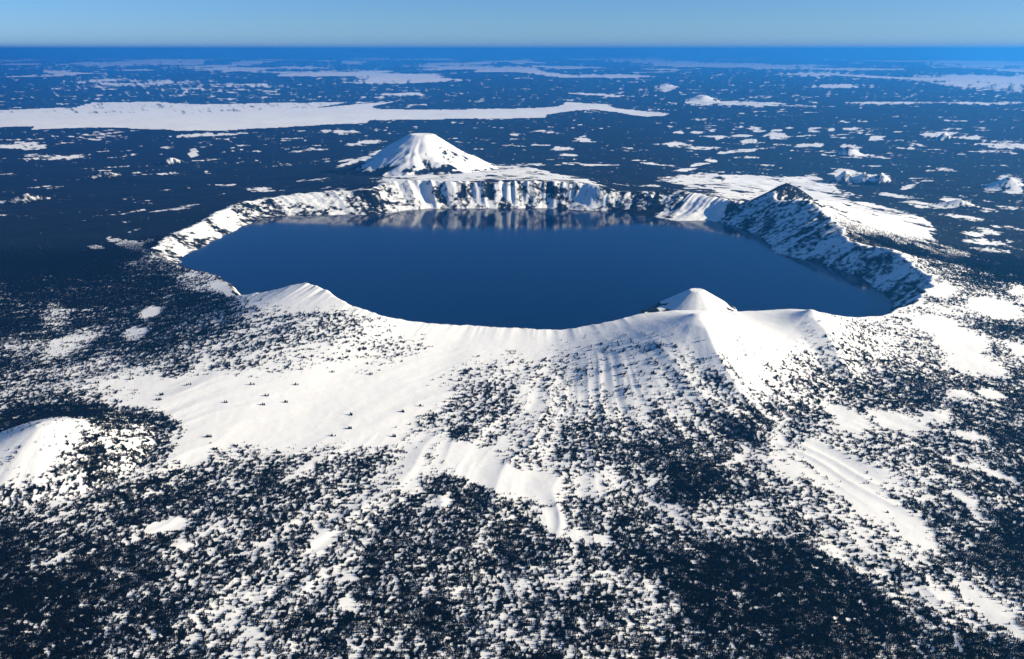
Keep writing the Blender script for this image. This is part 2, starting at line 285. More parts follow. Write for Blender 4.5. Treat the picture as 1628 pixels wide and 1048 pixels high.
777777777777777777888888888888776665555555555666666677766655554444444444444555434444444444433322110000000000000000001111111111100000000000000000000000000001111122233333344555554421000012445555555555555555555555555555566
777777777778888888888888888887766655555555566666777777776655555444444444444455444444444443333322110000000000000000001111111111000000000000000000000000000000111112223333334445554442111123445555555555555555555555555555555
788888888888888888888888888877666554445555666677777888776555555444444444444444444444444443332221100000000000000000000111111100000000000000000000000000000000001111222333333444445443100012344542555555555555555555555555555
888888888888888888888887777776665543334556666778888887766555555444444444444444444444444333222111100000000000000000000000000000000000000000000000000000000000000111222233333344444542000000234440055555555555555555555555555
888888888888887777777777777766555432233566667788888887766555555544444444444444444444444333221111000000000000000000000000000000000000000000000000000000000000000111122233333334444542000000024440004455555555555555555555555
888888887777777777777777776665554322223466677788888877766555555544444444444334444444444332211000000000000000000000000000000000000000000000000000000000000000000011112223333334444442000000013444002444455555555555555555555
777777777777777777777776666655554222222466777788888877665555555544444433333444444444443222110000000000000000000000000000000000000000000000000000000000000000000011112223333333444442000000002344200444444445555555555555555
777777777777777766666666666555543222222466777755777777665555555544433333344444444444432221110000000000000000000000000001101100000000000000000000000000000000000001111222333333334443100000001344410244444444444445555555555
777777666666666666666666655554443222222466777422577776665555555544333333344444332222211111110000000000000000000000000111111111110000000000000000000000000000000001111222333333333333200000000244442244444444444444444444555
666666666666666666666655555444442222222466774111477776665555555543332222222111111111111221110000000000000000000000000111111111111000000000000000000000000000000001111122233333333333310000000244444444444444444444444444444
666666666666666665555555554444542222222466761111577776655555555443222221111111111001112222111111000000000000000000001111111111111000000000000000000000000000000000111112223333333333321000000234444444444444444444444444444
666666666665555555555555555555542222222466741111677766655555555433222111110000000001133332221111000000000000000000000111111111111110000000000000000000000000000000111112222333333332111100001244455555554444444444444444444
555555555555555555555555555555542222223566631113777776655555555432211110000000000011333333222111000000000000000000000111111111111111000000000000000000000000000001111111222233333331000001112344455555555555544444444444444
555555555555555555666666666666642222223566621115777776655555554332111000000000000013443333222111000000000000000000000111111111111111110000000000000000000000000011111111122223333331000000123444555555555555555555444444444
555555555566666666666666666666642222224666621137777776665555554321110000000000000114443333222111000000000000000000000111111111111111111100000000000000000000000011111211222222233331000000013444555555555555555555555544444
666666666666666666666666666666643222234666643477777776665555554321100000000000000144433332222111000000000000000000000011111111111111111100000000000000000000000011112222222222222332000000012444555666665555555555555555555
666666666666666666777777777666654322345666666777777777666666543211100000000000001344433332221111000000000000000000000001111111111111111110000000000000110000000011112222222222222232100000002344455666666666555555555555555
666666667777777777777777777766664333346666667777777777666666543211000000000000001444433322211110000000000000000000000000111111111111111110000000000000000000000011111222222222222223210000002344455566666666666655555555555
777777777777777777777777777766665444456666677777777777666665543111000000000000012444433322211110000000000000000000000000011111111111111100000000000000000000000001111222222222222222221000012334445556666666666666655555555
777777777777777888888888887655666555566666777777777777666665432111000000000000014444433222111100000000000000000000000000000111111111110000000000000000000000000001111122222223332222222211223333444555566666666666666665555
777788888888888888888888886445766655666667753477777777766765432110000000000000114444433221111000000000000000000000000000000000000000000000000000000000000000000000111112222223332222223333333333444443344556666666666666666
888888888888888888889999864446766666666777500167777777777765331110000000000001224444433221100000000000000000000000000000000000000000000000000000000000000000000000111111222222332222222333333333344321112355555666666666666
888888889999999999999999744456766666667777100067777777777654221100000111111113444444332211000000000000000000000000000000000000000000000000000000000000000000000000011111222222222222222233333333333210000134555555666666666
999999999999999999999998544457766666677774000077777777777652221110111244444444444444332211000000000000000000000000000000000000000000000000000000000000000000000000011111122222222222222233333333332100000012455555555666666
999999999999999999999996444467766666777772000277778777777631321111233444444444444443322211000000000000000000000000000000000000000000000000000000000000000000000000001111112222222222222223334433332100000001355555555555566
999999999999999999999984444577766667777771000577788877776512211222233444444444444433322111000000000000000000000000000000000000000000000000000000000000000000000000001111111222222222222223334444332100000000245555555555555
999999999999999999999964444677766777777771002777888887776102212223333444444444444433222110000000000000000000000000000000000000000000000000000000000000000000000000000111111112222222222222333444432100000000134444555555555
999999999999999999999744445777777777777773126778888877773013222222334444444444444433221110000000000000000000000000000000000000000000000000000000000000000000000000000011111111222222222222233444433200000000124444444555555
999999999999999999999644446877777777777775457778888877760012222222334444444444444433221110000000000000000000000000000000000000000000000000000000000000000000000000000011111111122222222222233222443210000000124444444445555
999999999999999999997444458777777777777777777788888777610022222222344444444444444332211110000000000000000000000000000000000000000000000000000000000000000000000000000001111111112222222222223100244421000000124444444444445
999999999999999999996444478777777778887777777888887776400132222222334444444444443222111100000000000000000000000000000000000000000000000000000000000000000000000000000000111111111222222222222100024442110001223344444444444
999999999999999999985444688877777788887777777888887754000222222222333444444443322221111100000000000000000000000000000000000000000000000000000000000000000000000000000000011111111122222222222200002444322112233333344444444
999999999999999999974445788877778888887777777888877542001222222222223333333322221111111000000000000000000000000000000000000000000000000000000000000000000000000000000000001111111112222222222210000444443333333333333444444
999999999999999999964457888888888888887777778888875430001321222221111122211111111111111000000000000000000000000000000000000000000000000000000000000000000000000000000000000011111111122222222220000244444444443333333334444
999999999999999999864468888888888888887777778888754310032221111111111111111111111111110000000000000000000000000000000000000000000000000000000000000000000000000000000000000000111111112222212221000044444444444433333333444
999999999999999999765688888888888888887777778887533300032211111111111111111111111111100000000000000000000000000000000000000000000000000000000000000000000000000000000000000000001111111121111222100024555544444444333333334
999999999999999999766798888888888888887777788885333100333211111111111111111111111111000000000000000000000000000000000000000000000000000000000000000000000000000000000000000000000111111111111122210024555555544444444333333
999999999999999999778998888888888888877777788863333001432211111111111111111111000000000000000000000000000000000000000000000000000000000000000000000000000000000000000000000000000011111111111112232124555555555542344443333
999999999999999999889998888888888888887777888643331004432111111000000000000000000000000000000000000000000000000000000000000000000000000000000000000000000000000000000000000000000001111111111111223224455555555552124444333
999999999999999999999998888888888888887777877433330034332111100000000000000000000000000000000000000000000000000000000000000000000000000000000000000000000000000000000000000000000000111111111111222334455555555553112444443
999999999999999999999998888888888888887778775333321242232111000000000000000000000000000000000000000000000000000000000000000000000000000000000000000000000000000000000000000000000000011111111111122334455556555555111344444
999999999999999999999998888888888888887887763333312420221111000000000000000000000000000000000000000000000000000000000000000000000000000000000000000000000000000000000000000000000000001111111111122233445556666555311144444
999999999999999999999998888888888888888887643333324411321110000000000000000000000000000000000000000000000000000000000000000000000000000000000000000000000000000000000000000000000000001111111100122233445556666666511115544
999999999999999999999998888888888888888887533333334302321110000000000000000000000000000000000000000000000000000000000000000000000000000000000000000000000000000000000000000000000000000111111000122233345556666666641112555
999999999999999999999998888888888888888876433333345202211100000000000000000000000000000000000000000000000000000000000000000000000000000000000000000000000000000000000000000000000000000011111000122233344556666666663111455
999999999999999999999998888888888888888875333333452013211100000000000000000000000000000000000000000000000000000000000000000000000000000000000000000000000000000000000000000000000000000001110000122233344556666666666111255
999999999999999999999998888888888888888864333334553133211000000000000000000000000000000000000000000000000000000000000000000000000000000000000000000000000000000000000000000000000000000000000000122233334455666666666511145
999999999999999999999998888888888888888753333335543332110000000000000000000000000000000000000000000000000000000000000000000000000000000000000000000000000000000000000000000000000000000000000000122223334455667776666641126
999999999999999999999998888888888888888643333445401432110000000000000000000000000000000000000000000000000000000000000000000000000000000000000000000000000000000000000000000000000000000000000001122233334445667777777663115
999999999999999999999998888888888888887643334454202332100000000000000000000000000000000000000000000000000000000000000000000000000000000000000000000000000000000000000000000000000000000000000001122233334445566777777777534
999999999999999999999998888888888888887544445541014321000000000000000000000000000000000000000000000000000000000000000000000000000000000000000000000000000000000000000000000000000000000000000001122233334445566777777777776
999999999999999999999998888888888888876544455530034321000000000000000000000000000000000000000000000000000000000000000000000000000000000000000000000000000000000000000000000000000000000000000000112333334444556677777777777
999999999999999999999998888888888887776555554311243321000000000000000000000000000000000000000000000000000000000000000000000000000000000000000000000000000000000000000000000000000000000000000001122233334444555677777777777
999999999999999999999998888888888877766555553322443210000000000000000000000000000000000000000000000000000000000000000000000000000000000000000000000000000000000000000000000000000000000000000001122233334444555667777777777
999999999999999999999998888888887777666555433224443210000000000000000000000000000000000000000000000000000000000000000000000000000000000000000000000000000000000000000000000000000000000000000001122333334444455566777788887
999999999999999999999988888888777776665554333234432210000000000000000000000000000000000000000000000000000000000000000000000000000000000000000000000000000000000000000000000000000000000000000000112333334444455566777788888
999999999999999999999988888877777666555553333244432100000000000000000000000000000000000000000000000000000000000000000000000000000000000000000000000000000000000000000000000000000000000000000000112233334444455556677778888
999999999999999999999888887777776665555533333344432100000000000000000000000000000000000000000000000000000000000000000000000000000000000000000000000000000000000000000000000000000000000000000000112233334444455555667777888
999999999999999999998888877777766655545533333454322100000000000000000000000000000000000000000000000000000000000000000000000000000000000000000000000000000000000000000000000000000000000000000000112333334444455555666777788
999999999999999999998888777776666555455433334554321000000000000000000000000000000000000000000000000000000000000000000000000000000000000000000000000000000000000000000000000000000000000000000000012233334444455555566677788
999999999999999999988887777766665544555443345544321000000000000000000000000000000000000000000000000000000000000000000000000000000000000000000000000000000000000000000000000000000000000000000000012233334444455555566677778
999999999999999999888877776666555444554444455543221000000000000000000000000000000000000000000000000000000000000000000000000000000000000000000000000000000000000000000000000000000000000000000000011233334444455555556667777
999999999999999999888777766665554445555444555443210000000000000000000000000000000000000000000000000000000000000000000000000000000000000000000000000000000000000000000000000000000000000000000000011223334444445555555666777
999999999999999998888777666655544445555445555432210000000000000000000000000000000000000000000000000000000000000000000000000000000000000000000000000000000000000000000000000000000000000000000000001223333444445555555666777
999999999999999998887776666555444455555555554432110000000000000000000000000000000000000000000000000000000000000000000000000000000000000000000000000000000000000000000000000000000000000000000000001122333444445555555566677
999999999999999988877766665554434455555555544322110000000000000000000000000000000000000000000000000000000000000000000000000000000000000000000000000000000000000000000000000000000000000000000000001122333344444555555556667
999999999999999988877666655544344444555555543322100000000000000000000000000000000000000000000000000000000000000000000000000000000000000000000000000000000000000000000000000000000000000000000000000112233344444555555556667
999999999999999888776666555443344444555544443221100000000000000000000000000000000000000000000000000000000000000000000000000000000000000000000000000000000000000000000000000000000000000000000000000112233334444455555555666
999999999999999887776665554421344444444444433221100000000000000000000000000000000000000000000000000000000000000000000000000000000000000000000000000000000000000000000000000000000000000000000000000011223334444455555555666
999999999999998887766655543103444444444444332211000000000000000000000000000000000000000000000000000000000000000000000000000000000000000000000000000000000000000000000000000000000000000000000000000011223334444445555555566
999999999999998877666555430013444444444444332211000000000000000000000000000000000000000000000000000000000000000000000000000000000000000000000000000000000000000000000000000000000000000000000000000001222334444445555555556
999999999999988777665554200013333344443333322110000000000000000000000000000000000000000000000000000000000000000000000000000000000000000000000000000000000000000000000000000000000000000000000000000001122334444445555555555
999999999999988776655542000013333333333333222110000000000000000000000000000000000000000000000000000000000000000000000000000000000000000000000000000000000000000000000000000000000000000000000000000001122333444445555555555
999999999999887766555420000013333333333332221110000000000000000000000000000000000000000000000000000000000000000000000000000000000000000000000000000000000000000000000000000000000000000000000000000000112233444445555555555
999999999999887766554200000013333333333332211100000000000000000000000000000000000000000000000000000000000000000000000000000000000000000000000000000000000000000000000000000000000000000000000000000000112233444445555555555
999999999998877665542000111112222333322222211100000000000000000000000000000000000000000000000000000000000000000000000000000000000000000000000000000000000000000000000000000000000000000000000000000000011233444445555555555
999999999998877665531002221122222222222222111000000000000000000000000000000000000000000000000000000000000000000000000000000000000000000000000000000000000000000000000000000000000000000000000000000000011223344455555555555
999999999988776655411132221222222222222221111000000000000000000000000000000000000000000000000000000000000000000000000000000000000000000000000000000000000000000000000000000000000000000000000000000000011223344455555555555
999999999988776554211332221111112222222211110000000000000000000000000000000000000000000000000000000000000000000000000000000000000000000000000000000000000000000000000000000000000000000000000000000000001122334445555565555
999999999887766542222322221111111222221111110000000000000000000000000000000000000000000000000000000000000000000000000000000000000000000000000000000000000000000000000000000000000000000000000000000000001122334445555566555
999999999887766532223322211111111111111111100000000000000000000000000000000000000000000000000000000000000000000000000000000000000000000000000000000000000000000000000000000000000000000000000000000000000112233445555666655
'''.split()
# snow-covered clearings and bare slopes: centre and two half axes on the ground
CLEARINGS = [(-6134, 13955, 571, -613, 102, -312), (-5396, 13096, 318, -195, 74, -213), (-6597, 14435, 196, -123, 98, -249), (-6735, 14039, 165, -100, 58, -141), (-19234, 35142, 1104, 0, 877, -1653), (-91974, 234007, 8608, 25197, 12371, -31579), (-42959, 249100, 3383, 0, 4356, -25362), (-73135, 149291, 6168, -6408, 5957, -12286), (-11556, 32582, 166, 179, 361, -1025), (-15573, 31211, 698, 591, 322, -657), (-13278, 34311, 312, 189, 257, -677), (-13553, 39438, 1318, 569, 250, -741), (-7787, 40897, 909, 0, 236, -1275), (-5624, 36008, 603, 0, 152, -1005), (-5350, 28673, 146, 292, 100, -497), (-9118, 76356, 2096, 0, 254, -2156), (-8362, 107374, 2934, 0, 336, -4353), (-41949, 184601, 5024, 0, 3529, -15626), (-23972, 128277, 5249, 0, 1146, -6186), (1326, 41485, 346, 0, -20, -656), (2928, 37190, 311, 0, -102, -1333), (1769, 33305, 466, 0, -45, -867), (1971, 30930, 303, 0, -35, -569), (2585, 27051, 760, 0, -42, -459), (165, 39596, 386, 0, -2, -599), (6691, 36604, 715, 0, -244, -1378), (7701, 42291, 323, 0, -145, -818), (8721, 42679, 326, 0, -164, -825), (9128, 39974, 250, 0, -220, -994), (10151, 40975, 1198, 0, -205, -853), (10062, 38388, 321, 0, -206, -808), (7720, 35532, 821, 366, -167, -815), (9068, 34955, 1329, 1031, -139, -579), (12793, 43964, 366, 0, -238, -841), (12304, 41931, 437, 0, -219, -767), (11837, 40098, 419, 0, -252, -879), (13852, 45262, 157, 0, -177, -593), (14960, 45001, 312, 0, -238, -734), (14385, 43226, 360, 0, -220, -679), (15459, 43819, 274, 0, -408, -1188), (16563, 44346, 308, 0, -312, -858), (11852, 36831, 437, 0, -232, -744), (12443, 36833, 283, 0, -212, -647), (11593, 45907, 127, 0, -187, -760), (12205, 45092, 219, 0, -194, -735), (7790, 33625, 235, 0, -94, -420), (13414, 35685, 137, -568, -617, -1613), (19826, 41365, 374, 0, -798, -1712), (19085, 41319, 517, 0, -488, -1087), (20276, 40115, 670, 0, -432, -880), (16017, 39793, 333, 0, -407, -1040), (20599, 36983, 1013, -418, -814, -1499), (14331, 69045, 1091, 0, -1468, -7187), (16720, 65465, 3262, -2277, -777, -3071), (27593, 66170, 3643, 0, -911, -2223), (33290, 66166, 3416, 0, -1008, -2040), (15453, 91764, 879, 0, -1563, -9396), (47690, 249805, 15923, -62715, -6804, -35707), (57156, 209627, 2880, -11509, -7571, -27854), (45954, 141608, 5213, 0, -4414, -13713), (34479, 96711, 3309, 0, -1551, -4402), (124217, 248573, 4819, -17576, -22522, -45232), (101686, 203153, 4482, -7672, -9182, -18437), (72372, 131271, 1075, 0, -6646, -12163), (6793, 78563, 2157, 0, -170, -1997), (8251, 77042, 1058, 0, -201, -1906), (10239, 27364, 463, 0, -467, -1299), (10557, 26831, 378, 0, -474, -1256), (11004, 26531, 337, 0, -489, -1230), (10397, 20694, 83, -601, -405, -777), (9617, 19679, 308, 0, -232, -500), (14564, 26084, 117, -459, -730, -1305), (13006, 22987, 228, 0, -459, -851), (9119, 19991, 267, -360, -156, -342), (9447, 21774, 279, -577, -170, -385), (8379, 15720, 394, 206, -160, -338), (6586, 13677, 235, -218, -109, -228), (6947, 13687, 399, 134, -123, -271), (7805, 14272, 360, 100, -118, -238), (12970, 23957, 271, 0, -367, -709), (10760, 24021, 460, 553, -162, -434), (9016, 17609, 432, -146, -138, -279), (11134, 19822, 283, 0, -265, -498), (8276, 15077, 475, 164, -130, -261), (6017, 28932, 485, 895, -71, -461), (5181, 26676, 503, 749, -64, -419), (6854, 30919, 217, 0, -97, -453), (-2789, 22785, 735, 544, 145, -1121), (-1495, 22596, 970, -255, 65, -1099), (-235, 23812, 922, 0, 10, -1030), (974, 20913, 559, -591, -54, -841), (-3018, 30343, 1594, 0, 397, -4139), (-4917, 29345, 198, 3324, 139, -618), (-2400, 19526, 552, 0, 92, -779), (-1555, 19309, 546, 0, 52, -673), (4909, 23482, 862, 0, -283, -1413), (6329, 24489, 1038, 0, -274, -1109), (7729, 24809, 935, -388, -302, -988), (4787, 19500, 176, -507, -190, -688), (5723, 20370, 531, 626, -142, -629), (7325, 21234, 220, -1431, -313, -824), (6206, 16225, 145, -1260, -374, -879), (6303, 15008, 406, -838, -393, -902), (6799, 14753, 339, 0, -327, -754), (5553, 13906, 300, 0, -272, -722), (7935, 23052, 514, -1361, -269, -746), (7633, 18274, 152, -1186, -164, -364), (7225, 16401, 274, -452, -172, -384), (5568, 12475, 205, -436, -131, -278), (5638, 11919, 25, -478, -131, -239), (5526, 13048, 289, -79, -90, -220), (5511, 11167, 86, -93, -115, -230)]
WOODED = [(5503, 20931, 304, -204, -206, -778), (6015, 17021, 57, -442, -80, -202), (6859, 15273, 110, 0, -97, -230), (5690, 13463, 436, -123, -76, -188)]
MARSH = [(-25501, 43553), (-24694, 43734), (-23424, 43916), (-22362, 42156), (-20283, 43373), (-18477, 43373), (-16215, 42156), (-15272, 41164), (-12703, 42156), (-10954, 43373), (-9061, 45236), (-7493, 46228), (-7159, 48343), (-3848, 48789), (0, 49474), (1813, 49940), (2092, 52669), (3217, 54845), (4931, 57203), (6374, 56000), (7163, 53197), (8860, 53465), (9311, 54845), (8632, 56898), (6721, 59107), (6536, 63313), (3992, 64458), (3089, 59770), (0, 57203), (-4427, 56296), (-7416, 56898), (-8638, 57203), (-9121, 59770), (-8181, 66460), (-10295, 62572), (-12585, 58140), (-14950, 57203), (-16262, 54285), (-19239, 52152), (-20863, 54563), (-23725, 52932), (-25212, 51644), (-28494, 55129), (-30199, 53735), (-31312, 53735)]
BARE = [[(4200, 24206), (5372, 25756), (7056, 25924), (9113, 26587), (8417, 22800), (6995, 22394), (5704, 19543), (4719, 17412), (4226, 17183), (4685, 20935), (4034, 20634)], [(6925, 22011), (7898, 21565), (7443, 17810), (7836, 16692), (7592, 15787), (6827, 14263), (6214, 13759), (5809, 13899), (5068, 13117), (5149, 13691), (5118, 14387), (6409, 19132)], [(-2837, 18753), (-3201, 22490), (-2781, 22749), (-2298, 23054), (-1837, 22935), (-439, 26001), (554, 25433), (1068, 22966), (1754, 21427), (1996, 18671), (1644, 18418), (489, 19183), (-728, 19052), (-1588, 18106), (-2233, 18149)]]
REEDS = [(-32604, 56000), (-30295, 57512), (-28268, 59107), (-29449, 64458), (-25466, 65645), (-21037, 61847), (-16144, 64458), (-11709, 64458), (-12585, 58140), (-14950, 57203), (-16262, 54285), (-19239, 52152), (-20863, 54563), (-23725, 52932), (-25212, 51644), (-28494, 55129), (-30199, 53735), (-31312, 53735)]
LONE = [(-2210, 7436), (-2198, 7279), (-2023, 7337), (-2003, 7924), (-2025, 8142), (-1699, 7918), (-1351, 7907), (-1363, 6877), (-1483, 6755), (-798, 7297), (-544, 7428), (-575, 7303), (-548, 7221), (-727, 7123), (-666, 7043), (-634, 6916), (-772, 6846), (-967, 6758), (-484, 7789), (-3164, 7379), (-3169, 7485), (-3591, 7838), (-3890, 7785), (-2500, 6705), (-2990, 7665), (-2388, 7639), (-1998, 7654), (-958, 7188), (-1388, 7123), (-2536, 7315)]
# ------------------------------------------------------------------ land cover
_COV = np.array([[int(c) for c in r] for r in COVER_ROWS], np.float32) / 9.0
def raster(x, y):
    gx = np.clip((x - COVER_X0) / COVER_STEP, 0, _COV.shape[1] - 1.001)
    gy = np.clip((y - COVER_Y0) / COVER_STEP, 0, _COV.shape[0] - 1.001)
    i = gx.astype(int); j = gy.astype(int); a = gx - i; b = gy - j
    return (_COV[j, i] * (1 - a) + _COV[j, i + 1] * a) * (1 - b) + (_COV[j + 1, i] * (1 - a) + _COV[j + 1, i + 1] * a) * b

def in_poly(x, y, poly):
    ins = np.zeros(x.shape, bool)
    n = len(poly)
    for k in range(n):
        x0, y0 = poly[k]; x1, y1 = poly[(k + 1) % n]
        if y0 == y1: continue
        c = ((y0 > y) != (y1 > y)) & (x < (x1 - x0) * (y - y0) / (y1 - y0) + x0)
        ins ^= c
    return ins

def ellipse_k(x, y, e, warp):
    cx, cy_, ax, ay, bx, by = e
    det = ax * by - bx * ay
    u = ((x - cx) * by - (y - cy_) * bx) / det
    v = ((y - cy_) * ax - (x - cx) * ay) / det
    q = np.hypot(u, v) + warp
    return np.clip((1.2 - q) / 0.7, 0, 1)

def streaks(x, y, seed):
    cx, cy_ = x - 800, y - 9500
    ang = np.degrees(np.arctan2(cy_, cx)); rad = np.hypot(cx, cy_)
    return fbm(ang * 1.1 + 1.5 * fbm(x / 900, y / 900, 2, seed + 3), rad / 700, 4, seed)

def dark_cover(x, y):
    """share of the ground that reads dark: forest, rock, some painted shade (1) or open snow (0)"""
    th, r, rs, rr, hr, _ = caldera_polar(x, y)
    # the plateau all round: forest with faint open glades
    n1 = fbm(x / 1500, y / 1500, 4, 61); n2 = fbm(x / 420, y / 420, 3, 62)
    c = 0.92 - 0.60 * sstep(0.57, 0.74, n1 * 0.5 + n2 * 0.5) + 0.12 * (n2 - 0.5)
    c = c + 0.06 * sstep(1000, -6000, x) * (1 - sstep(34000, 40000, y))
    thin = sstep(60000, 120000, y) * (1 - sstep(300000, 420000, y))
    c = c - thin * 0.75 * sstep(0.50, 0.68, fbm(x / 13000, y / 22000, 4, 63))
    warp = (fbm(x / 200, y / 200, 4, 64, 0.65) - 0.5) * 1.7
    warpf = (fbm(x / 620, y / 900, 4, 65, 0.65) - 0.5) * 1.7
    wmix = np.where(y > 24000, warpf, warp)
    holes = 0.5 + 0.5 * sstep(0.34, 0.52, fbm(x / 330, y / 520, 3, 94))
    for e in CLEARINGS:
        rad = 1.4 * (abs(e[2]) + abs(e[3]) + abs(e[4]) + abs(e[5]))
        m = (np.abs(x - e[0]) < rad) & (np.abs(y - e[1]) < rad)
        if not m.any(): continue
        c[m] = c[m] * (1 - ellipse_k(x[m], y[m], e, wmix[m]) * holes[m])
    for e in WOODED:
        rad = 1.4 * (abs(e[2]) + abs(e[3]) + abs(e[4]) + abs(e[5]))
        m = (np.abs(x - e[0]) < rad) & (np.abs(y - e[1]) < rad)
        if m.any(): c[m] = np.maximum(c[m], 0.95 * ellipse_k(x[m], y[m], e, wmix[m]))
    wx = x + 700 * (fbm(x / 1900, y / 1900, 3, 66) - 0.5); wy = y + 900 * (fbm(x / 1900, y / 1900, 3, 67) - 0.5)
    c = np.maximum(c, 0.97 * sstep(380000, 430000, y))
    c[in_poly(wx, wy, REEDS)] = 0.30
    c[in_poly(wx, wy, MARSH)] = 0.0
    # mountain beyond the rim: bare, wooded towards its foot in stripes
    s = SUMMITS[0]
    dd = np.hypot(x - s[0], y - s[1]); aa = np.degrees(np.arctan2(y - s[1], x - s[0])) % 360
    st = fbm(aa / 7 + 2 * fbm(x / 700, y / 700, 2, 69), dd / 900, 3, 68) + 0.1
    k = 1 - sstep(2100, 2600, dd)
    rock = 0.50 * sstep(0.60, 0.72, st) * sstep(450, 1000, dd)
    c = c * (1 - k) + k * np.maximum(rock, 0.9 * sstep(0.0, 0.6, (dd - 1250) / 900 + 0.9 * (st - 0.62)))
    s = SUMMITS[3]; dd = np.hypot(x - s[0], y - s[1])
    c = np.where(dd < 750, np.minimum(c, 0.82 + 0.6 * (n2 - 0.5)), c)  # rim peak: dark cover stands for its shaded face
    for s in SUMMITS[6:]:
        dd = np.hypot(x - s[0], y - s[1])
        k = 1 - sstep(0.45 * s[3], 0.9 * s[3], dd)
        c = c * (1 - k) + k * (0.40 if s[6] not in (109, 110, 111) else 0.62)
    bx = x + 260 * (fbm(x / 380, y / 380, 3, 91) - 0.5); by = y + 420 * (fbm(x / 380, y / 380, 3, 92) - 0.5)
    for poly in BARE:
        m = in_poly(bx, by, poly)
        c[m] = np.minimum(c[m], 0.08 + 0.75 * sstep(0.48, 0.66, fbm(x[m] / 260, y[m] / 330, 3, 93)))
    # near country: the mapped forest, and the cone's cast shadow as dense woods
    near = (x > COVER_X0 + 100) & (x < 6900) & (y < 13500)
    k = np.where(near, 1 - sstep(12600, 13500, y), 0)
    c = c * (1 - k) + k * raster(x, y)
    # inside the caldera
    t = np.clip((r - rs) / (rr - rs), 0, 1)
    wall = (r < rr + 25)
    arc = th * 75
    ns = fbm(arc / 190 + 1.4 * fbm(x / 420, y / 420, 3, 74), t * 1.6 + 5, 4, 71); ni = fbm(x / 170, y / 170, 3, 72)
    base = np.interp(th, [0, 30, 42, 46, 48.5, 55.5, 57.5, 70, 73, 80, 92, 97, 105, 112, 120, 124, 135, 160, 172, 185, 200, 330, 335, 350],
                         [.54, .52, .56, .58, -.3, -.3, .66, .74, .52, .46, .50, .60, .50, .22, .38, .52, .48, .50, .50, .62, .60, .55, .62, .44], period=360)  # right wall: extra dark cover over its rock deepens the shade
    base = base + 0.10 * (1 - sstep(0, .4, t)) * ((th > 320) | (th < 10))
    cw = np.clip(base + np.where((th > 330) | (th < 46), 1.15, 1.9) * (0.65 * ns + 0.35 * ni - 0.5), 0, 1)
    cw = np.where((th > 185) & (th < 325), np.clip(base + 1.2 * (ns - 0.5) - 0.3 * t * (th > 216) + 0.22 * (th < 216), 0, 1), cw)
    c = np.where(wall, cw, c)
    # island: bare cone, wooded apron
    s = SUMMITS[5]; dd = np.hypot(x - s[0], y - s[1])
    isl = (r < rs + 20) & (dd < 1400)
    c = np.where(isl, sstep(0.35, 0.7, dd / 900 + 0.8 * (fbm(x / 90, y / 90, 3, 73) - 0.5)) , c)
    # crest itself keeps a white lip
    lip = np.exp(-((r - rr - 40) / 60.0) ** 2) * ((th < 60) | ((th > 100) & (th < 165)) | (th > 216))
    c = c * (1 - 0.55 * lip)
    return np.clip(c, 0, 1), th, r, rs, rr

def clump_noise(x, y):
    return (0.36 * (streaks(x, y, 81) - 0.5) + 0.22 * (fbm(x / 230, y / 230, 3, 85) - 0.5) + 0.30 * (fbm(x / 36, y / 58, 2, 86) - 0.5)
            + 0.60 * (fbm(x / 14, y / 23, 1, 87) - 0.5))
_q = np.random.default_rng(3)
_s = np.sort(clump_noise(_q.uniform(-6000, 6000, 60000), _q.uniform(3500, 12000, 60000)))
def stands(x, y, c):
    """where trees stand close (1) and where the snow lies open (0), for a wooded share c"""
    rank = np.interp(clump_noise(x, y), _s, np.linspace(0, 1, len(_s)))
    return sstep(-0.05, 0.09, np.minimum(c - 0.09 * (1 - c) + 0.05 * sstep(0.4, 0.62, c), 0.94) - rank)

# ------------------------------------------------------------------ materials
def material(name):
    m = bpy.data.materials.new(name); m.use_nodes = True
    nt = m.node_tree
    return m, nt, nt.nodes['Principled BSDF']

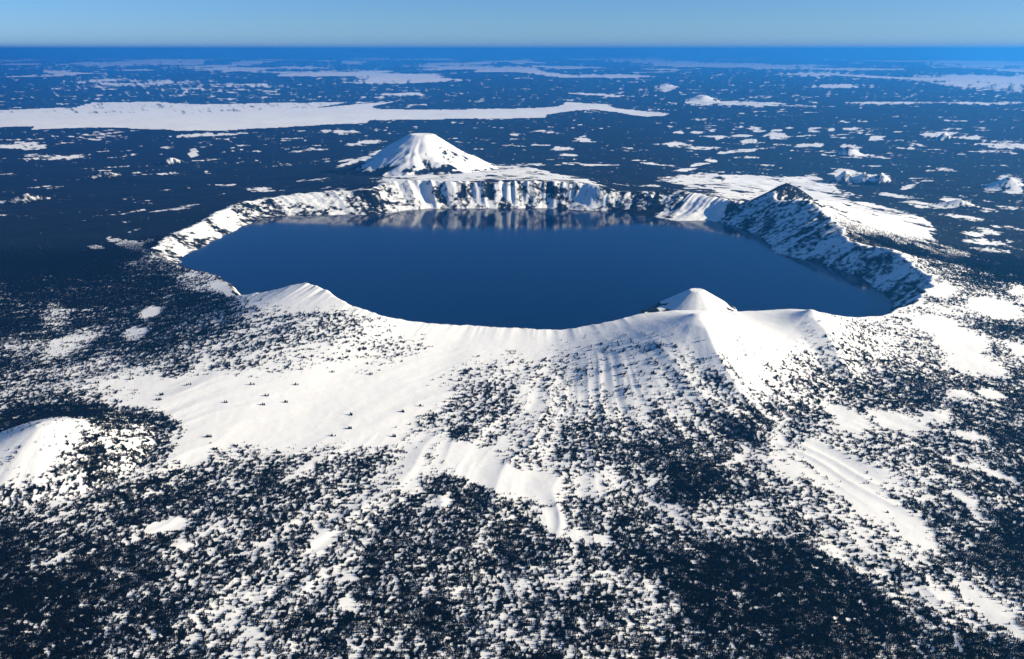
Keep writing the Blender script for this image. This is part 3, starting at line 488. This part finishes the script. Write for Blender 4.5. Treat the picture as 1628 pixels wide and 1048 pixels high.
def land_material():
    m, nt, p = material('snow_and_forest')
    N = nt.nodes.new; L = nt.links.new
    geo = N('ShaderNodeNewGeometry')
    att = N('ShaderNodeAttribute'); att.attribute_name = 'cover'
    gr = N('ShaderNodeAttribute'); gr.attribute_name = 'grain'
    div = N('ShaderNodeVectorMath'); div.operation = 'DIVIDE'
    L(geo.outputs['Position'], div.inputs[0])
    comb = N('ShaderNodeCombineXYZ')
    for k in range(3): L(gr.outputs['Fac'], comb.inputs[k])
    L(comb.outputs[0], div.inputs[1])
    nz = N('ShaderNodeTexNoise'); nz.inputs['Scale'].default_value = 1.0; nz.inputs['Detail'].default_value = 4.0; nz.inputs['Roughness'].default_value = 0.6
    L(div.outputs[0], nz.inputs['Vector'])
    sub = N('ShaderNodeMath'); sub.operation = 'SUBTRACT'; sub.inputs[1].default_value = 0.5
    L(nz.outputs['Fac'], sub.inputs[0])
    mul = N('ShaderNodeMath'); mul.operation = 'MULTIPLY_ADD'; mul.inputs[1].default_value = 1.8
    L(sub.outputs[0], mul.inputs[0]); L(att.outputs['Fac'], mul.inputs[2])
    mr = N('ShaderNodeMapRange'); mr.interpolation_type = 'SMOOTHSTEP'
    mr.inputs['From Min'].default_value = 0.34; mr.inputs['From Max'].default_value = 0.70
    L(mul.outputs[0], mr.inputs['Value'])
    # colours
    nz2 = N('ShaderNodeTexNoise'); nz2.inputs['Scale'].default_value = 0.004; nz2.inputs['Detail'].default_value = 3.0
    L(geo.outputs['Position'], nz2.inputs['Vector'])
    snow = N('ShaderNodeMix'); snow.data_type = 'RGBA'
    snow.inputs[6].default_value = (0.92, 0.875, 0.77, 1); snow.inputs[7].default_value = (0.87, 0.84, 0.78, 1)
    L(nz2.outputs['Fac'], snow.inputs[0])
    dark = N('ShaderNodeMix'); dark.data_type = 'RGBA'
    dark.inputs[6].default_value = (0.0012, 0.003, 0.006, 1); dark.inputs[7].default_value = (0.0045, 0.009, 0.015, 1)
    L(nz.outputs['Fac'], dark.inputs[0])
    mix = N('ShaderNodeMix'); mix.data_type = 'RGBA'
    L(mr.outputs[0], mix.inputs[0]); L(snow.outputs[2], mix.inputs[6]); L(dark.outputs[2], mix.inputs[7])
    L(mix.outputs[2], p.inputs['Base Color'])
    p.inputs['Roughness'].default_value = 0.85
    p.inputs['Specular IOR Level'].default_value = 0.1
    # wind-worked snow and forest canopy relief
    nb = N('ShaderNodeTexNoise'); nb.inputs['Scale'].default_value = 0.012; nb.inputs['Detail'].default_value = 5.0
    L(geo.outputs['Position'], nb.inputs['Vector'])
    bmp = N('ShaderNodeBump'); bmp.inputs['Strength'].default_value = 0.22; bmp.inputs['Distance'].default_value = 14.0
    L(nb.outputs['Fac'], bmp.inputs['Height']); L(bmp.outputs[0], p.inputs['Normal'])
    return m
LAND = land_material()

def tree_material():
    m, nt, p = material('conifer_needles')
    N = nt.nodes.new; L = nt.links.new
    oi = N('ShaderNodeObjectInfo')
    rp = N('ShaderNodeValToRGB')
    e = rp.color_ramp.elements
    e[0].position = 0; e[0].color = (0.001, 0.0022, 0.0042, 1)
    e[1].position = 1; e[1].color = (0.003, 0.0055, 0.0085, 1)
    L(oi.outputs['Random'], rp.inputs[0]); L(rp.outputs[0], p.inputs['Base Color'])
    p.inputs['Roughness'].default_value = 0.9; p.inputs['Specular IOR Level'].default_value = 0.05
    return m
NEEDLES = tree_material()
def bark_material():
    m, nt, p = material('conifer_bark')
    nz = nt.nodes.new('ShaderNodeTexNoise'); nz.inputs['Scale'].default_value = 2.0
    rp = nt.nodes.new('ShaderNodeValToRGB')
    rp.color_ramp.elements[0].color = (0.03, 0.022, 0.018, 1); rp.color_ramp.elements[1].color = (0.07, 0.05, 0.04, 1)
    nt.links.new(nz.outputs['Fac'], rp.inputs[0]); nt.links.new(rp.outputs[0], p.inputs['Base Color'])
    p.inputs['Roughness'].default_value = 0.95
    return m
BARK = bark_material()

def water_material():
    m, nt, p = material('deep_lake_water')
    N = nt.nodes.new; L = nt.links.new
    p.inputs['Base Color'].default_value = (0.0, 0.009, 0.043, 1)
    p.inputs['Roughness'].default_value = 0.03
    p.inputs['IOR'].default_value = 1.333
    p.inputs['Specular IOR Level'].default_value = 0.24
    geo = N('ShaderNodeNewGeometry')
    nz = N('ShaderNodeTexNoise'); nz.inputs['Scale'].default_value = 0.0016; nz.inputs['Detail'].default_value = 3.0
    L(geo.outputs['Position'], nz.inputs['Vector'])
    rp = N('ShaderNodeMapRange'); rp.inputs['To Min'].default_value = 0.06; rp.inputs['To Max'].default_value = 0.12
    L(nz.outputs['Fac'], rp.inputs['Value']); L(rp.outputs[0], p.inputs['Roughness'])
    return m

def tag(o, label=None, cat=None, group=None, kind=None):
    if label: o['label'] = label
    if cat: o['category'] = cat
    if group: o['group'] = group
    if kind: o['kind'] = kind
    return o

# ------------------------------------------------------------------ the ground, one height field cut into its landforms
us = np.linspace(-0.66, 0.66, 820)
side = 0.66 + np.cumsum(np.concatenate([np.full(80, 0.0034), np.geomspace(0.005, 0.05, 16)]))
us = np.concatenate([-side[::-1], us, side])
rows = [2500.0]
while rows[-1] < 520000:
    y = rows[-1]
    step = max(14.0, min(y * y / 5.3e6, 27.0) if y < 24000 else min(y * y / 6.5e6, 3500.0))
    if y < 3300: step = 40.0
    rows.append(y + step)
ys = np.array(rows)
UU, YY = np.meshgrid(us, ys)
XX = UU * YY
ZZ = height(XX.ravel(), YY.ravel()).reshape(XX.shape)
cov, th, r, rs, rr = [a.reshape(XX.shape) for a in dark_cover(XX.ravel(), YY.ravel())]
# bare trees stand for the forest near by; there ground under close stands is painted dark for shade and needles
treed = (r > rr + 25) & (YY < 13200)
stand = stands(XX.ravel(), YY.ravel(), cov.ravel()).reshape(XX.shape)
far_k = sstep(11500, 13200, YY)
stand = np.where(np.abs(UU) > 0.665, cov, stand)   # the coarser flanks carry the average
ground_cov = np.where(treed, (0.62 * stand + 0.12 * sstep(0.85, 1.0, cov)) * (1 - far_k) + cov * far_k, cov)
grain = np.where(YY < 14000, 60.0, 60.0 + (YY - 14000) / 14000 * 90)
wallm = r < rr + 25
grain = np.where(wallm, 95.0, grain)
# normals
P = np.stack([XX, YY, ZZ], -1)
du = np.gradient(P, axis=1); dv = np.gradient(P, axis=0)
NRM = np.cross(du, dv); NRM /= np.linalg.norm(NRM, axis=-1, keepdims=True)

nr, nc = XX.shape
fx = 0.25 * (XX[:-1, :-1] + XX[1:, :-1] + XX[:-1, 1:] + XX[1:, 1:]); fy = 0.25 * (YY[:-1, :-1] + YY[1:, :-1] + YY[:-1, 1:] + YY[1:, 1:])
fth = th[:-1, :-1]; fr = r[:-1, :-1]; frr = rr[:-1, :-1]; frs = rs[:-1, :-1]
zone = np.zeros(fx.shape, int)
inside = fr < frr + 10
zone[inside & (fth >= 48) & (fth < 125)] = 1
zone[inside & (fth >= 125) & (fth < 200)] = 2
zone[inside & ((fth >= 328) | (fth < 48))] = 3
zone[inside & (fth >= 200) & (fth < 328)] = 4
def near_summit(k, rad): s = SUMMITS[k]; return np.hypot(fx - s[0], fy - s[1]) < rad
zone[near_summit(0, 2300)] = 5
zone[(fr < frs) & near_summit(5, 1500)] = 6
zone[near_summit(4, 720)] = 7
zone[near_summit(1, 520) & ~inside] = 8
zone[near_summit(2, 420) & ~inside] = 9
zone[(fth > 219) & (fth < 243) & ~inside & (fr < frr + 900)] = 10
zone[near_summit(3, 600)] = 11
zone[(fx < 60000) & (fy > 30000) & in_poly(fx, fy, MARSH)] = 12
zone[fy > 27000] = np.where(zone[fy > 27000] == 12, 12, 13)
HILLS = {6: 'white domed hill far off right of the long snow plain', 7: 'small snowy hill among the pale clearings right of centre',
         8: 'low dark wooded hill near the left edge beyond the lake', 9: 'broad dark wooded hill below the white snow plain at left',
         10: 'small pale pointed hill between the snow plain and the left rim', 11: 'faint pale hill far off near the horizon',
         12: 'leftmost of three rugged snowy knolls behind the right rim', 13: 'middle of three rugged snowy knolls behind the right rim',
         14: 'rightmost of three rugged snowy knolls behind the right rim', 15: 'lone snowy ridge in dark forest right of the rim',
         16: 'snow-streaked hill at the right edge beyond the lake', 17: 'tiny white knoll in the far forest at right'}
for k_, lab_ in HILLS.items():
    zone[near_summit(k_, 0.85 * SUMMITS[k_][3])] = 100 + k_
lake_bed = (fr < frs - 320) & (zone != 6)
keep = ~lake_bed
ZONES = {
    0: ('terrain', 'snowy forested slopes falling away from the lake rim in the foreground'),
    1: ('crater_wall', 'sunlit far wall of the crater with white gullies and dark rock ribs'),
    2: ('crater_wall', 'low snowy wall curving round the left end of the lake'),
    3: ('crater_wall', 'blue shaded wall dropping to the right side of the lake'),
    4: ('crater_wall', 'near inner wall of the crater, mostly hidden behind the white rim'),
    5: ('mountain', 'broad white flat-topped mountain standing beyond the far rim'),
    6: ('island', 'small snowy volcanic cone rising from the lake behind the near rim'),
    7: ('cinder_cone', 'rounded white snow cone at the lower left edge'),
    8: ('peak', 'sharp white rim peak in front of the island with a shadowed spur'),
    9: ('peak', 'smaller white rim peak right of the island'),
    10: ('peak', 'smooth white shoulder rising highest on the near left rim'),
    11: ('peak', 'pointed dark blue shaded peak above the right lake wall'),
    12: ('snow_plain', 'long flat white plain of snow across the forest beyond the mountain'),
    13: ('plain', 'hazy blue forested plateau with pale clearings reaching the horizon'),
}
for k_, lab_ in HILLS.items(): ZONES[100 + k_] = ('hill', lab_)
vid = np.arange(nr * nc).reshape(nr, nc)
Pf = P.reshape(-1, 3).astype(np.float32); Nf = NRM.reshape(-1, 3).astype(np.float32)
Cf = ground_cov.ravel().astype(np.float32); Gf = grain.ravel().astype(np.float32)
for z, (nm, lab) in ZONES.items():
    m = (zone == z) & keep
    if not m.any(): continue
    q = np.stack([vid[:-1, :-1][m], vid[:-1, 1:][m], vid[1:, 1:][m], vid[1:, :-1][m]], -1)
    used, inv = np.unique(q.ravel(), return_inverse=True)
    me = bpy.data.meshes.new(nm)
    n = len(q)
    me.vertices.add(len(used)); me.vertices.foreach_set('co', Pf[used].ravel())
    me.loops.add(4 * n); me.loops.foreach_set('vertex_index', inv.astype(np.int32).ravel())
    me.polygons.add(n); me.polygons.foreach_set('loop_start', (np.arange(n) * 4).astype(np.int32))
    me.update(calc_edges=True)
    me.polygons.foreach_set('use_smooth', np.ones(n, bool))
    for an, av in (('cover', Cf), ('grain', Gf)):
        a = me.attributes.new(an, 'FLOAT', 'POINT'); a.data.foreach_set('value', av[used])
    me.normals_split_custom_set_from_vertices(Nf[used])
    me.materials.append(LAND)
    o = bpy.data.objects.new(nm, me); col.objects.link(o)
    tag(o, lab, None, None, 'structure')

# ------------------------------------------------------------------ the lake
ang = np.arange(0, 360, 0.5)
x0 = LAKE_C[0] + np.cos(np.radians(ang)); y0 = LAKE_C[1] + np.sin(np.radians(ang))
_, _, lrs, lrr, _, _ = caldera_polar(x0, y0)
fr_ = [0.0, 0.25, 0.5, 0.75, 1.0]
verts = [(LAKE_C[0], LAKE_C[1], 0.0)]
for f in fr_[1:]:
    R = f * (lrs + 0.35 * (lrr - lrs))
    verts += [(LAKE_C[0] + math.cos(math.radians(a)) * b, LAKE_C[1] + math.sin(math.radians(a)) * b, 0.0) for a, b in zip(ang, R)]
n = len(ang); faces = [(0, 1 + k, 1 + (k + 1) % n) for k in range(n)]
for ring in range(3):
    a = 1 + ring * n; b = a + n
    faces += [(a + k, b + k, b + (k + 1) % n, a + (k + 1) % n) for k in range(n)]
me = bpy.data.meshes.new('lake'); me.from_pydata(verts, [], faces); me.update()
me.materials.append(water_material())
lake = bpy.data.objects.new('lake', me); col.objects.link(lake)
tag(lake, 'deep blue crater lake mirroring its far walls', None, None, 'structure')

# ------------------------------------------------------------------ trees
def cone_ring(v, f, z0, z1, r0, sides, tw, jag):
    b = len(v)
    for k in range(sides):
        a = 2 * math.pi * k / sides + tw
        q = r0 * (1 + jag * (0.5 if k % 2 else -0.5))
        v.append((math.cos(a) * q, math.sin(a) * q, z0 - 0.03 * (k % 2)))
    v.append((0, 0, z1))
    for k in range(sides):
        f.append((b + k, b + (k + 1) % sides, b + sides))
def crown_mesh(name, w):
    v, f = [], []
    cone_ring(v, f, 0.06, 0.55, 0.27 * w, 7, 0.0, 0.35)
    cone_ring(v, f, 0.32, 0.80, 0.21 * w, 7, 0.5, 0.4)
    cone_ring(v, f, 0.58, 1.00, 0.13 * w, 6, 1.1, 0.4)
    me = bpy.data.meshes.new(name); me.from_pydata(v, [], f); me.update(); me.materials.append(NEEDLES)
    return me
def trunk_mesh():
    v, f = [], []
    for k in range(6):
        a = k * math.pi / 3
        v += [(0.018 * math.cos(a), 0.018 * math.sin(a), -0.06), (0.008 * math.cos(a), 0.008 * math.sin(a), 0.7)]
    for k in range(6):
        a, b = 2 * k, 2 * ((k + 1) % 6)
        f.append((a, b, b + 1, a + 1))
    me = bpy.data.meshes.new('trunk'); me.from_pydata(v, [], f); me.update(); me.materials.append(BARK)
    return me
CROWNS = [crown_mesh('crown', w) for w in (0.85, 1.0, 1.2)]
TRUNK = trunk_mesh()
rng = np.random.default_rng(11)
def conifer(x, y, h, k, rz, label, group):
    z = float(height(np.array([x]), np.array([y]))[0])
    e = bpy.data.objects.new('conifer', None); col.objects.link(e)
    e.location = (x, y, z); e.scale = (h, h, h); e.rotation_euler = (0, 0, rz); e.empty_display_size = 1
    tag(e, label, 'tree', group)
    c = bpy.data.objects.new('crown', CROWNS[k]); col.objects.link(c); c.parent = e
    t = bpy.data.objects.new('trunk', TRUNK); col.objects.link(t); t.parent = e
    return c
def spot_label(x, y):
    if x < -2450: return 'dark conifer in a sparse clump at the left end of the open snowfield', 'conifers at the left end of the snowfield'
    if y > 8050: return 'dark conifer high on the snowfield below the smooth white shoulder', 'conifers high on the snowfield'
    if x > -950: return 'dark conifer in a clump at the right edge of the open snowfield', 'conifers at the right edge of the snowfield'
    if y < 7000: return 'dark conifer low on the snowfield where it meets the forest', 'conifers low on the snowfield'
    return 'dark conifer standing apart in the middle of the open snowfield', 'conifers in the middle of the snowfield'
first = None
for i, (lx, ly) in enumerate(LONE):
    for j in range(int(rng.integers(4, 8))):
        a = rng.uniform(0, 2 * math.pi); q = 15 * math.sqrt(rng.uniform(0, 1))
        c = conifer(lx + 1.6 * q * math.cos(a), ly + 0.7 * q * math.sin(a), float(rng.uniform(18, 30)), int(rng.integers(0, 3)), float(rng.uniform(0, 6.28)),
                    *spot_label(lx, ly))
        if first is None: first = c

gx = np.arange(-9600, 9600, 8.0); gy = np.arange(3000, 14600, 8.0)
TX, TY = np.meshgrid(gx, gy); TX = TX.ravel(); TY = TY.ravel()
m = np.abs(TX) < np.where(TY < 9000, 0.82, 0.64) * TY + 300
TX, TY = TX[m], TY[m]
TX = TX + rng.uniform(-3.8, 3.8, TX.shape); TY = TY + rng.uniform(-3.8, 3.8, TY.shape)
c = np.where((TX > COVER_X0 + 100) & (TX < 6900), raster(TX, TY), 0.85)
c = np.where(TY > 13000, 0.88, c)
m = c > 0.03
TX, TY, c = TX[m], TY[m], c[m]
tth, tr, trs, trr, _, _ = caldera_polar(TX, TY)
m = tr > trr + 40
TX, TY, c = TX[m], TY[m], c[m]
p = 0.9 * stands(TX, TY, c) * (1 - sstep(12600, 14600, TY))
m = rng.uniform(0, 1, p.shape) < p
TX, TY = TX[m], TY[m]
TZ = height(TX, TY)
print('trees', len(TX))
me = bpy.data.meshes.new('forest'); me.vertices.add(len(TX))
me.vertices.foreach_set('co', np.stack([TX, TY, TZ], -1).astype(np.float32).ravel())
a = me.attributes.new('tree_h', 'FLOAT', 'POINT')
a.data.foreach_set('value', (rng.uniform(7, 18, len(TX)) * (0.85 + 0.3 * rng.uniform(0, 1, len(TX)))).astype(np.float32))
a = me.attributes.new('tree_r', 'FLOAT', 'POINT'); a.data.foreach_set('value', rng.uniform(0, 6.28, len(TX)).astype(np.float32))
forest = bpy.data.objects.new('forest', me); col.objects.link(forest)
tag(forest, 'dark conifer forest thinning out over the snowy slopes', 'forest', None, 'stuff')
ng = bpy.data.node_groups.new('forest_trees', 'GeometryNodeTree')
ng.interface.new_socket('Geometry', in_out='INPUT', socket_type='NodeSocketGeometry')
ng.interface.new_socket('Geometry', in_out='OUTPUT', socket_type='NodeSocketGeometry')
N = ng.nodes.new; L = ng.links.new
gi = N('NodeGroupInput'); go = N('NodeGroupOutput')
ip = N('GeometryNodeInstanceOnPoints')
oi = N('GeometryNodeObjectInfo'); oi.inputs['Object'].default_value = first; oi.transform_space = 'ORIGINAL'
ha = N('GeometryNodeInputNamedAttribute'); ha.data_type = 'FLOAT'; ha.inputs['Name'].default_value = 'tree_h'
ra = N('GeometryNodeInputNamedAttribute'); ra.data_type = 'FLOAT'; ra.inputs['Name'].default_value = 'tree_r'
cr = N('ShaderNodeCombineXYZ'); cs = N('ShaderNodeCombineXYZ')
L(ra.outputs['Attribute'], cr.inputs[2])
for k in range(3): L(ha.outputs['Attribute'], cs.inputs[k])
L(gi.outputs[0], ip.inputs['Points']); L(oi.outputs['Geometry'], ip.inputs['Instance'])
L(cr.outputs[0], ip.inputs['Rotation']); L(cs.outputs[0], ip.inputs['Scale'])
L(ip.outputs['Instances'], go.inputs[0])
md = forest.modifiers.new('trees', 'NODES'); md.node_group = ng

# ------------------------------------------------------------------ the air
def haze_box(x0, x1, y0, y1, z0, z1):
    v = [(x, y, z) for x in (x0, x1) for y in (y0, y1) for z in (z0, z1)]
    f = [(0, 1, 3, 2), (4, 6, 7, 5), (0, 4, 5, 1), (2, 3, 7, 6), (0, 2, 6, 4), (1, 5, 7, 3)]
    me = bpy.data.meshes.new('haze'); me.from_pydata(v, [], f); me.update()
    m = bpy.data.materials.new('thin_blue_air'); m.use_nodes = True
    nt = m.node_tree; nt.nodes.clear()
    out = nt.nodes.new('ShaderNodeOutputMaterial'); pv = nt.nodes.new('ShaderNodeVolumePrincipled')
    pv.inputs['Density Attribute'].default_value = ''
    pv.inputs['Color'].default_value = (0.06, 0.44, 1.0, 1)
    pv.inputs['Density'].default_value = 1.0e-5
    pv.inputs['Anisotropy'].default_value = 0.62
    nt.links.new(pv.outputs[0], out.inputs['Volume'])
    me.materials.append(m)
    o = bpy.data.objects.new('haze', me); col.objects.link(o)
    tag(o, 'thin blue haze over the distant plateau', 'haze', None, 'stuff')
ext = float(np.abs(XX).max()) + 2000
haze_box(-ext, ext, -4000, float(ys[-1]) + 2000, float(ZZ.min()) - 1.5, max(3090.0, float(ZZ.max()) + 30))
